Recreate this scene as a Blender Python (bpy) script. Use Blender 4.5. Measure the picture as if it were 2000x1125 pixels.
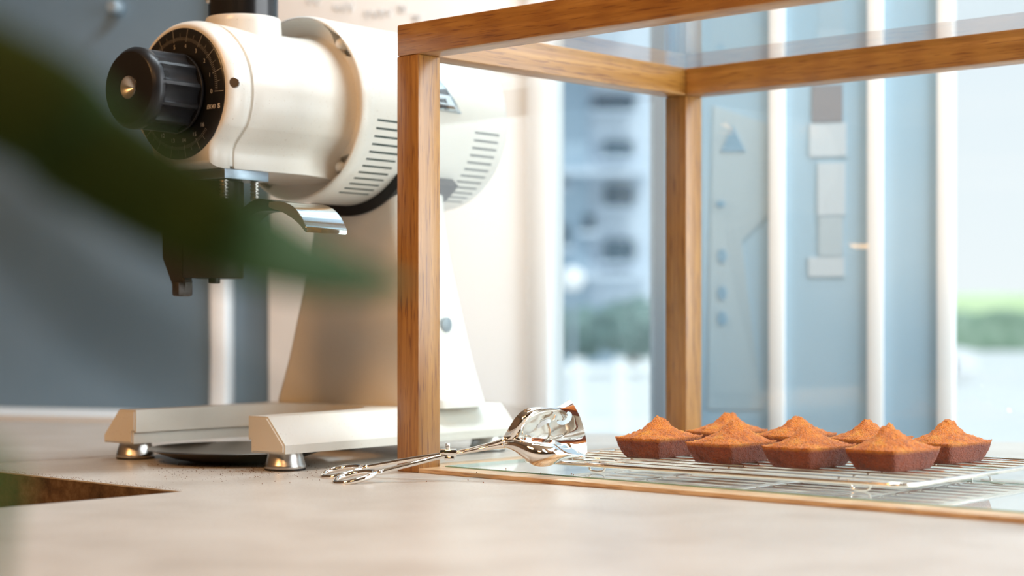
import bpy, bmesh, math, random
from mathutils import Vector, Matrix, noise
S = bpy.context.scene
COL = S.collection
for o in list(bpy.data.objects): bpy.data.objects.remove(o)
PI = math.pi
R = math.radians

# ------------------------------------------------------------ camera
F = 3440.0          # focal length in pixels of the 2000 px wide frame
HZ = 622.0          # row of the horizon
CH = 0.149          # height of the lens above the counter
cam_d = bpy.data.cameras.new('camera'); cam = bpy.data.objects.new('camera', cam_d); COL.objects.link(cam)
cam.location = (0, 0, CH); cam.rotation_euler = (PI/2, 0, 0)
cam_d.sensor_width = 36; cam_d.lens = F/2000*36
cam_d.shift_y = (HZ-562.5)/2000
cam_d.clip_start = .02; cam_d.clip_end = 400
cam_d.dof.use_dof = True; cam_d.dof.focus_distance = 1.64; cam_d.dof.aperture_fstop = 3.8
S.camera = cam

# ------------------------------------------------------------ world, sun, lamps, exposure
S.view_settings.view_transform = 'Standard'; S.view_settings.look = 'None'
S.view_settings.gamma = 1; S.view_settings.exposure = 0.0; S.view_settings.use_curve_mapping = False
W = bpy.data.worlds.new('world'); S.world = W; W.use_nodes = True
nt = W.node_tree; nt.nodes.clear()
wo = nt.nodes.new('ShaderNodeOutputWorld'); wb = nt.nodes.new('ShaderNodeBackground')
tc = nt.nodes.new('ShaderNodeTexCoord'); sx = nt.nodes.new('ShaderNodeSeparateXYZ'); cr = nt.nodes.new('ShaderNodeValToRGB')
nt.links.new(tc.outputs['Generated'], sx.inputs[0]); nt.links.new(sx.outputs['Z'], cr.inputs[0])
cr.color_ramp.elements[0].position = 0.0; cr.color_ramp.elements[0].color = (.93, .96, 1, 1)
cr.color_ramp.elements[1].position = .6; cr.color_ramp.elements[1].color = (.62, .80, 1, 1)
nt.links.new(cr.outputs[0], wb.inputs[0]); wb.inputs[1].default_value = 1.12
nt.links.new(wb.outputs[0], wo.inputs[0])

def lamp(name, kind, loc, energy, color, **kw):
    d = bpy.data.lights.new(name, kind); d.energy = energy; d.color = color
    o = bpy.data.objects.new(name, d); COL.objects.link(o); o.location = loc
    for k, v in kw.items():
        if k == 'aim': o.rotation_euler = (Vector(v)-Vector(loc)).to_track_quat('-Z', 'Y').to_euler()
        else: setattr(d, k, v)
    return o
lamp('sun', 'SUN', (3, -3, 8), 2.5, (1, .97, .93), angle=R(.6), aim=(3-.40*8, -3+.60*8, 8-1.1*8))
lamp('window_daylight', 'AREA', (1.66, 1.1, .55), 78, (.93, .97, 1), shape='RECTANGLE', size=1.82, size_y=2.4, aim=(0, 1.1, .55))
lamp('wall_fill_light', 'AREA', (.25, 1.95, 1.86), 33, (.82, .93, 1), shape='RECTANGLE', size=1.2, size_y=.15, aim=(-.2, 2.68, .2))  # added fill without a fixture, brightens the white back wall
lamp('ceiling_lamp_light', 'AREA', (-1.5, .1, 1.75), 30, (1, .50, .17), shape='DISK', size=.7, aim=(-.3, 1.8, .1))
lamp('ceiling_lamp_light', 'AREA', (-.2, -.9, 1.75), 11, (1, .52, .20), shape='DISK', size=.7, aim=(0, 1.8, .1))

# ------------------------------------------------------------ materials
def mat(name, col=(.5, .5, .5), rough=.5, metal=0, spec=None, **kw):
    m = bpy.data.materials.new(name); m.use_nodes = True
    b = m.node_tree.nodes['Principled BSDF']
    b.inputs['Base Color'].default_value = (*col, 1); b.inputs['Roughness'].default_value = rough
    b.inputs['Metallic'].default_value = metal
    if spec is not None: b.inputs['Specular IOR Level'].default_value = spec
    for k, v in kw.items(): b.inputs[k.replace('_', ' ')].default_value = v
    return m
def nd(m, typ, **kw):
    n = m.node_tree.nodes.new(typ)
    for k, v in kw.items():
        if k in n.inputs: n.inputs[k].default_value = v
        else: setattr(n, k, v)
    return n
def ln(m, a, b): m.node_tree.links.new(a, b)
def bsdf(m): return m.node_tree.nodes['Principled BSDF']
def coords(m, scale=(1, 1, 1)):
    t = nd(m, 'ShaderNodeTexCoord'); mp = nd(m, 'ShaderNodeMapping'); mp.inputs['Scale'].default_value = scale
    ln(m, t.outputs['Object'], mp.inputs[0]); return mp.outputs[0]
def ramp(m, fac, stops):
    r = nd(m, 'ShaderNodeValToRGB'); e = r.color_ramp.elements
    while len(e) < len(stops): e.new(.5)
    for el, (p, c) in zip(e, stops): el.position = p; el.color = (*c, 1)
    ln(m, fac, r.inputs[0]); return r.outputs[0]
def noisy(m, scale, stops, vec=None, detail=5, rough=.55, dist=0):
    n = nd(m, 'ShaderNodeTexNoise', Scale=scale, Detail=detail, Roughness=rough, Distortion=dist)
    ln(m, vec if vec is not None else coords(m), n.inputs['Vector'])
    return ramp(m, n.outputs['Fac'], stops), n.outputs['Fac']
def bump(m, h, strength, dist=.001):
    b = nd(m, 'ShaderNodeBump', Strength=strength, Distance=dist); ln(m, h, b.inputs['Height'])
    ln(m, b.outputs[0], bsdf(m).inputs['Normal']); return b

def oak(name, axis, tones=None):
    m = mat(name, rough=.36)
    sc = [130, 130, 130]; sc[axis] = 5
    v = coords(m, sc)
    n1 = nd(m, 'ShaderNodeTexNoise', Scale=1, Detail=4, Roughness=.6, Distortion=.6); ln(m, v, n1.inputs['Vector'])
    sc2 = [520, 520, 520]; sc2[axis] = 28
    v2 = coords(m, sc2)
    n2 = nd(m, 'ShaderNodeTexNoise', Scale=1, Detail=3, Roughness=.5); ln(m, v2, n2.inputs['Vector'])
    sc3 = [16, 16, 16]; sc3[axis] = 1.6
    w = nd(m, 'ShaderNodeTexWave', Scale=3.0, Distortion=5, Detail=3); w.inputs['Detail Scale'].default_value = 1.2
    ln(m, coords(m, sc3), w.inputs['Vector'])
    c1 = ramp(m, n1.outputs['Fac'], tones or [(.3, (.31, .130, .018)), (.55, (.41, .190, .034)), (.75, (.49, .245, .052))])
    c2 = ramp(m, n2.outputs['Fac'], [(.35, (.58, .46, .36)), (.45, (1, 1, 1))])
    c3 = ramp(m, w.outputs['Fac'], [(0, (.86, .80, .74)), (.6, (1, 1, 1))])
    mx = nd(m, 'ShaderNodeMix', data_type='RGBA', blend_type='MULTIPLY'); mx.inputs[0].default_value = 1
    ln(m, c1, mx.inputs[6]); ln(m, c2, mx.inputs[7])
    mx2 = nd(m, 'ShaderNodeMix', data_type='RGBA', blend_type='MULTIPLY'); mx2.inputs[0].default_value = 1
    ln(m, mx.outputs[2], mx2.inputs[6]); ln(m, c3, mx2.inputs[7])
    ln(m, mx2.outputs[2], bsdf(m).inputs['Base Color'])
    bump(m, n2.outputs['Fac'], .35, .0006)
    bsdf(m).inputs['Specular IOR Level'].default_value = .95
    return m
PT = [(.3, (.66, .42, .20)), (.55, (.74, .52, .29)), (.75, (.80, .60, .37))]  # paler oak tones: grazing sheen of the bottom rails put into the colour
PALEOAK = [oak('sheen_pale_oak_x', 0, PT), oak('sheen_pale_oak_y', 1, PT)]
OAK = [oak('oak_along_x', 0), oak('oak_along_y', 1), oak('oak_along_z', 2)]

def concrete(name, cols, rough=.32):
    m = mat(name, rough=rough)
    c, f = noisy(m, 9, [(.3, cols[0]), (.5, cols[1]), (.72, cols[2])], detail=8, rough=.6, dist=.4)
    n = nd(m, 'ShaderNodeTexNoise', Scale=420, Detail=2); ln(m, coords(m), n.inputs['Vector'])
    c2 = ramp(m, n.outputs['Fac'], [(.32, (.80, .76, .72)), (.48, (1, 1, 1))])
    mx = nd(m, 'ShaderNodeMix', data_type='RGBA', blend_type='MULTIPLY'); mx.inputs[0].default_value = .7
    ln(m, c, mx.inputs[6]); ln(m, c2, mx.inputs[7]); ln(m, mx.outputs[2], bsdf(m).inputs['Base Color'])
    n3 = nd(m, 'ShaderNodeTexNoise', Scale=6, Detail=5); ln(m, coords(m), n3.inputs['Vector'])
    r = nd(m, 'ShaderNodeMapRange'); r.inputs['To Min'].default_value = rough-.06; r.inputs['To Max'].default_value = rough+.12
    ln(m, n3.outputs['Fac'], r.inputs[0]); ln(m, r.outputs[0], bsdf(m).inputs['Roughness'])
    bump(m, n.outputs['Fac'], .12, .0004)
    return m
COUNTER = concrete('beige_concrete', [(.50, .455, .40), (.57, .53, .475), (.63, .60, .55)], .34)
COUNTER2 = concrete('grey_beige_concrete', [(.46, .40, .34), (.52, .46, .40), (.56, .51, .46)], .3)

def stained():
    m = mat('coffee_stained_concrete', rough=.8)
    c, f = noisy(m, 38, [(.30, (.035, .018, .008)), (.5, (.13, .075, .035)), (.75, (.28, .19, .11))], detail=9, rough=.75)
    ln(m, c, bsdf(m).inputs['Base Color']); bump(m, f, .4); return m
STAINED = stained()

def enamel():
    m = mat('cream_enamel', rough=.32, **{'Coat_Weight': .25, 'Coat_Roughness': .15})
    n = nd(m, 'ShaderNodeTexNoise', Scale=7, Detail=4, Roughness=.6); ln(m, coords(m), n.inputs['Vector'])
    a = ramp(m, n.outputs['Fac'], [(.35, (.70, .67, .60)), (.6, (.74, .72, .66))])
    n2 = nd(m, 'ShaderNodeTexNoise', Scale=480, Detail=2); ln(m, coords(m), n2.inputs['Vector'])
    sp = ramp(m, n2.outputs['Fac'], [(.25, (.55, .42, .3)), (.33, (1, 1, 1))])
    mx = nd(m, 'ShaderNodeMix', data_type='RGBA', blend_type='MULTIPLY'); mx.inputs[0].default_value = .55
    ln(m, a, mx.inputs[6]); ln(m, sp, mx.inputs[7]); ln(m, mx.outputs[2], bsdf(m).inputs['Base Color'])
    bump(m, n2.outputs['Fac'], .06, .0004)
    return m
CREAM = enamel()
BLACK = mat('black_anodised', (.010, .010, .011), .36, 0, .35)
BLACKP = mat('black_plastic', (.01, .01, .01), .22)
DARKSTEEL = mat('dark_cast_steel', (.06, .052, .045), .42, .6)
STEEL = mat('brushed_steel', (.62, .60, .57), .3, 1)
DULLSTEEL = mat('dull_steel', (.30, .275, .25), .30, 1)
CHROME = mat('polished_chrome', (.93, .90, .86), .035, 1)
PCHROME = mat('paddle_chrome', (.80, .84, .83), .08, 1)
WHITEINK = mat('white_ink', (.58, .55, .50), .5)
VENT = mat('vent_dark', (.01, .03, .024), .6)
RUBBER = mat('black_rubber', (.012, .012, .012), .6)
WIRE = mat('tinned_wire', (.88, .82, .74), .14, 1)

def glass(name, tint=(.975, .99, .985), ior=1.5):
    m = bpy.data.materials.new(name); m.use_nodes = True; t = m.node_tree; t.nodes.clear()
    o = t.nodes.new('ShaderNodeOutputMaterial'); mx = t.nodes.new('ShaderNodeMixShader'); fr = t.nodes.new('ShaderNodeFresnel')
    tr = t.nodes.new('ShaderNodeBsdfTransparent'); gl = t.nodes.new('ShaderNodeBsdfGlossy')
    tr.inputs[0].default_value = (*tint, 1); gl.inputs['Roughness'].default_value = .0; fr.inputs[0].default_value = ior
    geo = t.nodes.new('ShaderNodeNewGeometry')
    # same reflectance from inside the pane as from outside
    mi = t.nodes.new('ShaderNodeMath'); mi.operation = 'MULTIPLY'; sb = t.nodes.new('ShaderNodeMath'); sb.operation = 'SUBTRACT'; sb.inputs[0].default_value = 1
    t.links.new(geo.outputs['Backfacing'], sb.inputs[1])
    t.links.new(fr.outputs[0], mi.inputs[0]); t.links.new(sb.outputs[0], mi.inputs[1])
    t.links.new(mi.outputs[0], mx.inputs[0]); t.links.new(tr.outputs[0], mx.inputs[1]); t.links.new(gl.outputs[0], mx.inputs[2])
    t.links.new(mx.outputs[0], o.inputs[0]); return m
GLASS = glass('clear_glass')

def cake_mat():
    m = mat('baked_almond_cake', rough=.46, **{'Coat_Weight': .30, 'Coat_Roughness': .25, 'Coat_IOR': 1.6})
    g = nd(m, 'ShaderNodeTexCoord')
    sxyz = nd(m, 'ShaderNodeSeparateXYZ'); ln(m, g.outputs['Object'], sxyz.inputs[0])
    n1 = nd(m, 'ShaderNodeTexNoise', Scale=60, Detail=6, Roughness=.65); ln(m, g.outputs['Object'], n1.inputs['Vector'])
    n2 = nd(m, 'ShaderNodeTexVoronoi', Scale=700); ln(m, g.outputs['Object'], n2.inputs['Vector'])
    n3 = nd(m, 'ShaderNodeTexNoise', Scale=900, Detail=3, Roughness=.7); ln(m, g.outputs['Object'], n3.inputs['Vector'])
    top = ramp(m, n1.outputs['Fac'], [(.3, (.55, .11, .003)), (.5, (.90, .26, .006)), (.7, (1, .42, .015))])
    side = ramp(m, n1.outputs['Fac'], [(.3, (.18, .022, .001)), (.6, (.32, .050, .003))])
    mr = nd(m, 'ShaderNodeMapRange'); mr.inputs['From Min'].default_value = .0150; mr.inputs['From Max'].default_value = .0190
    ln(m, sxyz.outputs['Z'], mr.inputs[0])
    mx = nd(m, 'ShaderNodeMix', data_type='RGBA'); ln(m, mr.outputs[0], mx.inputs[0]); ln(m, side, mx.inputs[6]); ln(m, top, mx.inputs[7])
    pore = ramp(m, n3.outputs['Fac'], [(.38, (.22, .12, .08)), (.5, (1, 1, 1))])
    mm = nd(m, 'ShaderNodeMix', data_type='RGBA', blend_type='MULTIPLY'); mm.inputs[0].default_value = .6
    ln(m, mx.outputs[2], mm.inputs[6]); ln(m, pore, mm.inputs[7]); ln(m, mm.outputs[2], bsdf(m).inputs['Base Color'])
    ad = nd(m, 'ShaderNodeMath', operation='ADD'); ln(m, n2.outputs['Distance'], ad.inputs[0]); ln(m, n3.outputs['Fac'], ad.inputs[1])
    bp = bump(m, ad.outputs[0], 1.0, .0016); ln(m, bp.outputs[0], bsdf(m).inputs['Coat Normal'])
    bsdf(m).inputs['Specular IOR Level'].default_value = .5
    return m
CAKE = cake_mat()

def plain_noise(name, a, b, scale=8, rough=.6, **kw):
    m = mat(name, rough=rough, **kw); c, f = noisy(m, scale, [(.3, a), (.7, b)]); ln(m, c, bsdf(m).inputs['Base Color']); return m
LEAF = plain_noise('leaf_green', (.013, .048, .001), (.020, .066, .002), 30, .8)
LEAF2 = plain_noise('leaf_green_dim', (.03, .055, .02), (.05, .08, .03), 30, .8)
LEAF3 = plain_noise('leaf_green_fresh', (.05, .20, .05), (.08, .28, .08), 30, .8)
WALLW = plain_noise('white_plaster', (.84, .83, .80), (.88, .87, .84), 4, .6)
FRAMEW = plain_noise('white_frame_paint', (.86, .88, .88), (.9, .92, .92), 4, .35)
GREYP = plain_noise('slate_grey_panel', (.12, .19, .25), (.17, .24, .30), 2.2, .28)
GREYJ = plain_noise('grey_jamb', (.26, .33, .39), (.30, .37, .43), 2.2, .4)
PANEL = plain_noise('blue_grey_door_panel', (.32, .50, .64), (.40, .56, .68), 2.2, .2)

# ------------------------------------------------------------ mesh helpers
def obj(name, bm, m, parent=None, smooth=False, kind=None, label=None, loc=None):
    me = bpy.data.meshes.new(name); bm.normal_update(); bm.to_mesh(me); bm.free()
    for mm in (m if isinstance(m, (list, tuple)) else [m]): me.materials.append(mm)
    if smooth:
        for p in me.polygons: p.use_smooth = True
        if smooth != 'all': me.set_sharp_from_angle(angle=R(38))
    o = bpy.data.objects.new(name, me); COL.objects.link(o)
    if parent: o.parent = parent
    if kind: o['kind'] = kind
    if label: o['label'] = label
    if loc: o.location = loc
    return o
def tag(o, label, cat, group=None, kind=None):
    o['label'] = label; o['category'] = cat
    if group: o['group'] = group
    if kind: o['kind'] = kind
    return o
def thing(name, label, cat, loc=(0, 0, 0), rotz=0, group=None):
    o = bpy.data.objects.new(name, None); o.empty_display_size = .05; COL.objects.link(o)
    o.location = loc; o.rotation_euler = (0, 0, rotz); return tag(o, label, cat, group)
def BM(): return bmesh.new()
def box(bm, x0, x1, y0, y1, z0, z1, bev=0, seg=2):
    vs = [bm.verts.new((x, y, z)) for x in (x0, x1) for y in (y0, y1) for z in (z0, z1)]
    fs = [(0, 1, 3, 2), (4, 6, 7, 5), (0, 4, 5, 1), (2, 3, 7, 6), (0, 2, 6, 4), (1, 5, 7, 3)]
    f = [bm.faces.new([vs[i] for i in q]) for q in fs]
    bmesh.ops.recalc_face_normals(bm, faces=f)
    if bev: bmesh.ops.bevel(bm, geom=list({e for q in f for e in q.edges}), offset=bev, segments=seg, affect='EDGES', profile=.5)
    return bm
def prism(bm, pts, axis, a, b):
    """polygon pts in the plane normal to axis, extruded a..b"""
    def P(p, t):
        return (t, p[0], p[1]) if axis == 'x' else (p[0], t, p[1]) if axis == 'y' else (p[0], p[1], t)
    A = [bm.verts.new(P(p, a)) for p in pts]; B = [bm.verts.new(P(p, b)) for p in pts]
    n = len(pts); f = [bm.faces.new(A), bm.faces.new(B[::-1])]
    for i in range(n): f.append(bm.faces.new((A[i], B[i], B[(i+1) % n], A[(i+1) % n])))
    bmesh.ops.recalc_face_normals(bm, faces=f); return f
def loft(bm, rings, cap=True, closed=True):
    V = [[bm.verts.new(p) for p in r] for r in rings]; fs = []
    n = len(V[0])
    for i in range(len(V)-1):
        for j in range(n if closed else n-1):
            fs.append(bm.faces.new((V[i][j], V[i][(j+1) % n], V[i+1][(j+1) % n], V[i+1][j])))
    if cap: fs.append(bm.faces.new(V[0][::-1])); fs.append(bm.faces.new(V[-1]))
    bmesh.ops.recalc_face_normals(bm, faces=fs); return fs
def lathe(bm, prof, axis='z', n=64, c=(0, 0, 0), cap=True, sx=1, sy=1):
    """prof: (radius, height)"""
    rings = []
    for r, h in prof:
        r = max(r, 1e-5); ring = []
        for k in range(n):
            a = 2*PI*k/n; p = (r*math.cos(a)*sx, r*math.sin(a)*sy)
            ring.append((c[0]+p[0], c[1]+p[1], c[2]+h) if axis == 'z' else (c[0]+p[0], c[1]+h, c[2]+p[1]) if axis == 'y' else (c[0]+h, c[1]+p[0], c[2]+p[1]))
        rings.append(ring)
    return loft(bm, rings, cap)
def smoothpath(pts, per=6):
    P = [Vector(p) for p in pts]; out = []
    for i in range(len(P)-1):
        p0 = P[max(i-1, 0)]; p1 = P[i]; p2 = P[i+1]; p3 = P[min(i+2, len(P)-1)]
        for k in range(per):
            t = k/per
            out.append(.5*((2*p1)+(p2-p0)*t+(2*p0-5*p1+4*p2-p3)*t*t+(3*p1-p0-3*p2+p3)*t**3))
    out.append(P[-1]); return out
def tube(bm, pts, r, n=10, closed=False, flat=1.0):
    """r: radius or list of radii"""
    P = [Vector(p) for p in pts]; N = len(P); rings = []
    up = Vector((0, 0, 1)); prev = None
    for i, p in enumerate(P):
        if closed: d = (P[(i+1) % N]-P[i-1])
        else: d = P[min(i+1, N-1)]-P[max(i-1, 0)]
        d.normalize()
        if prev is None:
            a = up if abs(d.z) < .95 else Vector((1, 0, 0)); s = d.cross(a).normalized()
        else:
            s = (prev-d*prev.dot(d)).normalized()
        prev = s; t = d.cross(s).normalized(); rr = r[i] if isinstance(r, (list, tuple)) else r
        rings.append([p+(s*math.cos(2*PI*k/n)+t*math.sin(2*PI*k/n)*flat)*rr for k in range(n)])
    if closed:
        V = [[bm.verts.new(q) for q in ring] for ring in rings]; fs = []
        for i in range(N):
            for j in range(n):
                fs.append(bm.faces.new((V[i][j], V[i][(j+1) % n], V[(i+1) % N][(j+1) % n], V[(i+1) % N][j])))
        bmesh.ops.recalc_face_normals(bm, faces=fs); return fs
    return loft(bm, rings)
def bake(o, cutters=(), mods=()):
    """apply boolean cuts and modifiers, then drop the cutters"""
    for kind, kw in mods:
        md = o.modifiers.new('m', kind)
        for k, v in kw.items(): setattr(md, k, v)
    for c in cutters:
        md = o.modifiers.new('b', 'BOOLEAN'); md.operation = 'DIFFERENCE'; md.solver = 'EXACT'; md.object = c
    bpy.context.view_layer.update()
    dg = bpy.context.evaluated_depsgraph_get()
    me = bpy.data.meshes.new_from_object(o.evaluated_get(dg)); o.modifiers.clear(); old = o.data; o.data = me; me.name = old.name
    for c in cutters: bpy.data.objects.remove(c)
    return o
def text_mesh(s, size, bold=.0):
    cu = bpy.data.curves.new('t', 'FONT'); cu.body = s; cu.size = size; cu.align_x = 'CENTER'; cu.align_y = 'CENTER'; cu.offset = bold
    o = bpy.data.objects.new('t', cu); COL.objects.link(o); bpy.context.view_layer.update()
    me = bpy.data.meshes.new_from_object(o.evaluated_get(bpy.context.evaluated_depsgraph_get()))
    bpy.data.objects.remove(o); bpy.data.curves.remove(cu); return me
def add_text(bm, s, size, fn, bold=0.):
    me = text_mesh(s, size, bold); vs = [bm.verts.new(fn(v.co.x, v.co.y)) for v in me.vertices]
    for p in me.polygons:
        try: bm.faces.new([vs[i] for i in p.vertices])
        except ValueError: pass
    bpy.data.meshes.remove(me)
def at(u, v, Y): return Vector(((u-1000)/F*Y, Y, CH-(v-HZ)/F*Y))

# the counter, the case and the cut-out share one frame: origin at the case's near corner
CX, CY = (.737, -.675), (.675, .737); CO = (-.0904-.03*.737, 1.70+.03*.675)
CROT = math.atan2(CX[1], CX[0])
def cw(x, y, z=0): return Vector((CO[0]+x*CX[0]+y*CY[0], CO[1]+x*CX[1]+y*CY[1], z))
# street front of the room: a vertical plane running from far left to near right
W0 = Vector((-.85, 2.93, 0)); WD = Vector((.948, -.319, 0)).normalized(); WN = Vector((WD.y, -WD.x, 0))*-1
def ws(u):                                   # distance along the street front where column u meets it
    k = (u-1000)/F; return (k*W0.y-W0.x)/(WD.x-k*WD.y)
WROT = math.atan2(WD.y, WD.x)

# ============================================================ SETTING
FL, CE = -.95, 1.95
def struct(name, bm, m, **kw): return obj(name, bm, m, kind='structure', **kw)
floor_m = plain_noise('floor_tile', (.15, .12, .09), (.20, .16, .12), 3, .5)
ceil_m = plain_noise('ceiling_paint', (.24, .17, .11), (.28, .20, .13), 3, .8)
wallr_m = plain_noise('warm_wall', (.13, .07, .03), (.17, .09, .04), 2, .8)
b = BM(); prism(b, [(-2.6, -2.6), (1.7, -2.6), (1.7, 2.04), (-2.6, 3.48)], 'z', FL-.1, FL); struct('floor', b, floor_m)
b = BM(); prism(b, [(-2.6, -2.6), (1.7, -2.6), (1.7, 2.04), (-2.6, 3.48)], 'z', CE, CE+.1); struct('ceiling', b, ceil_m)
b = BM(); box(b, -2.7, -2.6, -2.6, 3.6, FL, CE); struct('wall_left', b, wallr_m)
b = BM(); box(b, -2.7, 1.7, -2.7, -2.6, FL, CE); struct('wall_rear', b, wallr_m)
# right side: shop window, low plinth, four white posts and a head
b = BM(); box(b, 1.7, 1.8, -2.6, .1, FL, CE); struct('wall_right', b, wallr_m)
b = BM(); box(b, 1.7, 1.78, .1, 2.04, FL, FL+.15)
box(b, 1.7, 1.78, .1, 2.04, CE-.12, CE)
for y in (.1, 1.98): box(b, 1.7, 1.76, y, y+.06, FL+.15, CE-.2)
struct('window_2', b, FRAMEW)

def front(name, u0, u1, m, d0=0., d1=.06, z0=FL, z1=CE, bev=0, s0=None, s1=None, kind='structure', parent=None):
    """a slab of the street front between two columns; d = distance behind the inner face"""
    a = ws(u0) if s0 is None else s0; c = ws(u1) if s1 is None else s1
    bm = BM(); box(bm, a, c, d0, d1, z0, z1, bev)
    o = obj(name, bm, m, kind=kind, parent=parent, smooth=bool(bev)); 
    if not parent: o.location = (W0.x, W0.y, 0); o.rotation_euler = (0, 0, WROT)
    return o
front('wall_back_left', 0, 404, GREYP, .012, .07, z0=-.4, s0=-1.9)
front('wall_below_left', 0, 524, GREYP, .02, .07, z1=-.4, s0=-1.9)
front('trim_1', 409, 440, FRAMEW, 0, .05, z0=-.4, bev=.003)
front('wall_back_recess', 440, 516, GREYP, .03, .07, z0=-.4)
front('trim_2', 516, 523, BLACK, .02, .06, z0=-.4)
front('wall_back', 523, 1030, WALLW, 0, .08, bev=.004)
front('trim_3', 1030, 1076, FRAMEW, -.012, .07, bev=.004)
front('wall_below_window', 1076, 1300, FRAMEW, .01, .07, z1=-.06)
front('trim_4', 1276, 1306, GREYJ, -.02, .06, z0=-.06)
front('wall_below_door', 1300, 1368, GREYP, .01, .07, z1=-.06)
front('wall_back_pier', 1306, 1368, PANEL, .01, .06, z0=-.06)

Yk = (W0+WD*ws(225)).y
b = BM(); lathe(b, [(.008, -.002), (.010, .004), (.012, .012), (.010, .020), (.004, .023)][::-1], 'y', 32, (0, -.010, 0))
kn = obj('wall_hook', b, mat('pale_metal', (.45, .55, .62), .3, .6), smooth=True); kn.rotation_euler = (0, 0, WROT)
q = W0+WD*ws(225); kn.location = (q.x, q.y, CH-(14-HZ)/F*Yk)
tag(kn, 'small round pale knob high on the slate-grey panel at upper left', 'knob')
# folding door: blue-grey leaves between thin white stiles
def leaf(n, u0, u1):
    return front('door_%d' % n, u0, u1, PANEL, .006, .04, z1=CE)
leaf(1, 1368, 1502); leaf(2, 1532, 1694); leaf(3, 1725, 1830)
front('trim_5', 1502, 1532, FRAMEW, -.004, .05, bev=.002)
front('trim_6', 1694, 1725, FRAMEW, -.004, .05, bev=.002)
front('trim_7', 1830, 1862, FRAMEW, -.004, .05, bev=.002)
# window pane between white wall and grey jamb
pane = front('window_1', 1076, 1276, GLASS, .03, .036, z0=-.06)
pane2 = front('window_3', 1862, 2290, GLASS, .03, .036, s1=ws(1862)+1.2)
# white sill behind the counter
front('trim_9', 0, 524, FRAMEW, -.20, .01, z0=-.05, z1=.001, s0=-1.2)

# notices stuck on the folding door, and the lettering on the white wall
def poster(name, label, cat, u0, u1, v0, v1, m, d=.004):
    Y = (W0+WD*ws((u0+u1)/2)).y
    z1 = CH-(v0-HZ)/F*Y; z0 = CH-(v1-HZ)/F*Y
    bm = BM(); box(bm, ws(u0), ws(u1), d, d+.002, z0, z1)
    o = obj(name, bm, m); o.location = (W0.x, W0.y, 0); o.rotation_euler = (0, 0, WROT)
    return tag(o, label, cat)
PAPER = mat('white_paper', (.50, .60, .67), .6); BROWNP = mat('brown_paper', (.25, .27, .30), .6); PALE = mat('pale_print', (.37, .50, .58), .5)
BLUEP = mat('blue_print', (.22, .38, .52), .5); GREYPR = mat('grey_print', (.42, .53, .60), .5)
poster('notice', 'dark brown card stuck high on the blue-grey door leaf, above the white notices', 'notice', 1585, 1645, 165, 238, BROWNP)
poster('notice', 'wide white notice directly below the brown card on the blue-grey door', 'notice', 1580, 1652, 240, 305, PAPER)
poster('notice', 'narrow white notice in the middle of the column of notices on the door', 'notice', 1596, 1650, 318, 420, PAPER)
poster('notice', 'pale grey notice with printed lines low in the column of notices', 'notice', 1598, 1646, 422, 500, GREYPR)
poster('notice', 'short white notice at the bottom of the column of notices on the door', 'notice', 1578, 1648, 502, 540, PAPER)
def wallpoly(bm, pts, d, th=.0012):
    """outline given by columns and rows on the street front, laid on it"""
    P = []
    for u, v in pts:
        s = ws(u); Y = (W0+WD*s).y; P.append((s, CH-(v-HZ)/F*Y))
    return prism(bm, P, 'y', d, d+th)
bm = BM(); wallpoly(bm, [(1392, 205), (1498, 240), (1500, 420), (1448, 470), (1488, 800), (1380, 800)], .0045)
sg = obj('door_sign', bm, PALE); sg.location = (W0.x, W0.y, 0); sg.rotation_euler = (0, 0, WROT)
tag(sg, 'pale grey tapering window graphic with small blue marks on the leftmost door leaf', 'sign')
bm = BM(); wallpoly(bm, [(1430, 245), (1455, 296), (1406, 296)], .0035)
obj('triangle_mark', bm, BLUEP, parent=sg, label='blurred blue triangle')
for v in (398, 500, 572, 622):
    bm = BM(); wallpoly(bm, [(1405+(1 if v < 420 else 4)+10*math.cos(a*PI/6)*(.9), v+(7 if v < 420 else 14)*math.sin(a*PI/6)) for a in range(12)], .0035)
    obj('blue_mark', bm, BLUEP, parent=sg)

# blurred handwriting-like lettering high on the white wall
bm = BM(); rnd = random.Random(5)
def stroke(s, z, w, h):
    pts = []
    for k in range(9):
        t = k/8; pts.append((s+w*t, -.0006, z+h*(.5*math.sin(t*PI*2.6+rnd.random()*1.5))*rnd.uniform(.5, 1)))
    tube(bm, smoothpath(pts, 3), .0016, 6)
for (u0, u1, v) in ((598, 628, 4), (652, 692, 16), (712, 768, 28), (778, 796, 18), (806, 822, 36)):
    s0, s1 = ws(u0), ws(u1); Y = (W0+WD*s0).y; z = CH-(v-HZ)/F*Y
    n = max(2, int((s1-s0)/.011))
    for k in range(n): stroke(s0+(s1-s0)*k/n, z, (s1-s0)/n*.9, .013)
lt = obj('wall_lettering', bm, mat('grey_ink', (.55, .55, .54), .7)); lt.location = (W0.x, W0.y, 0); lt.rotation_euler = (0, 0, WROT)
tag(lt, 'small grey handwritten lettering high on the white wall behind the grinder', 'lettering')

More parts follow.
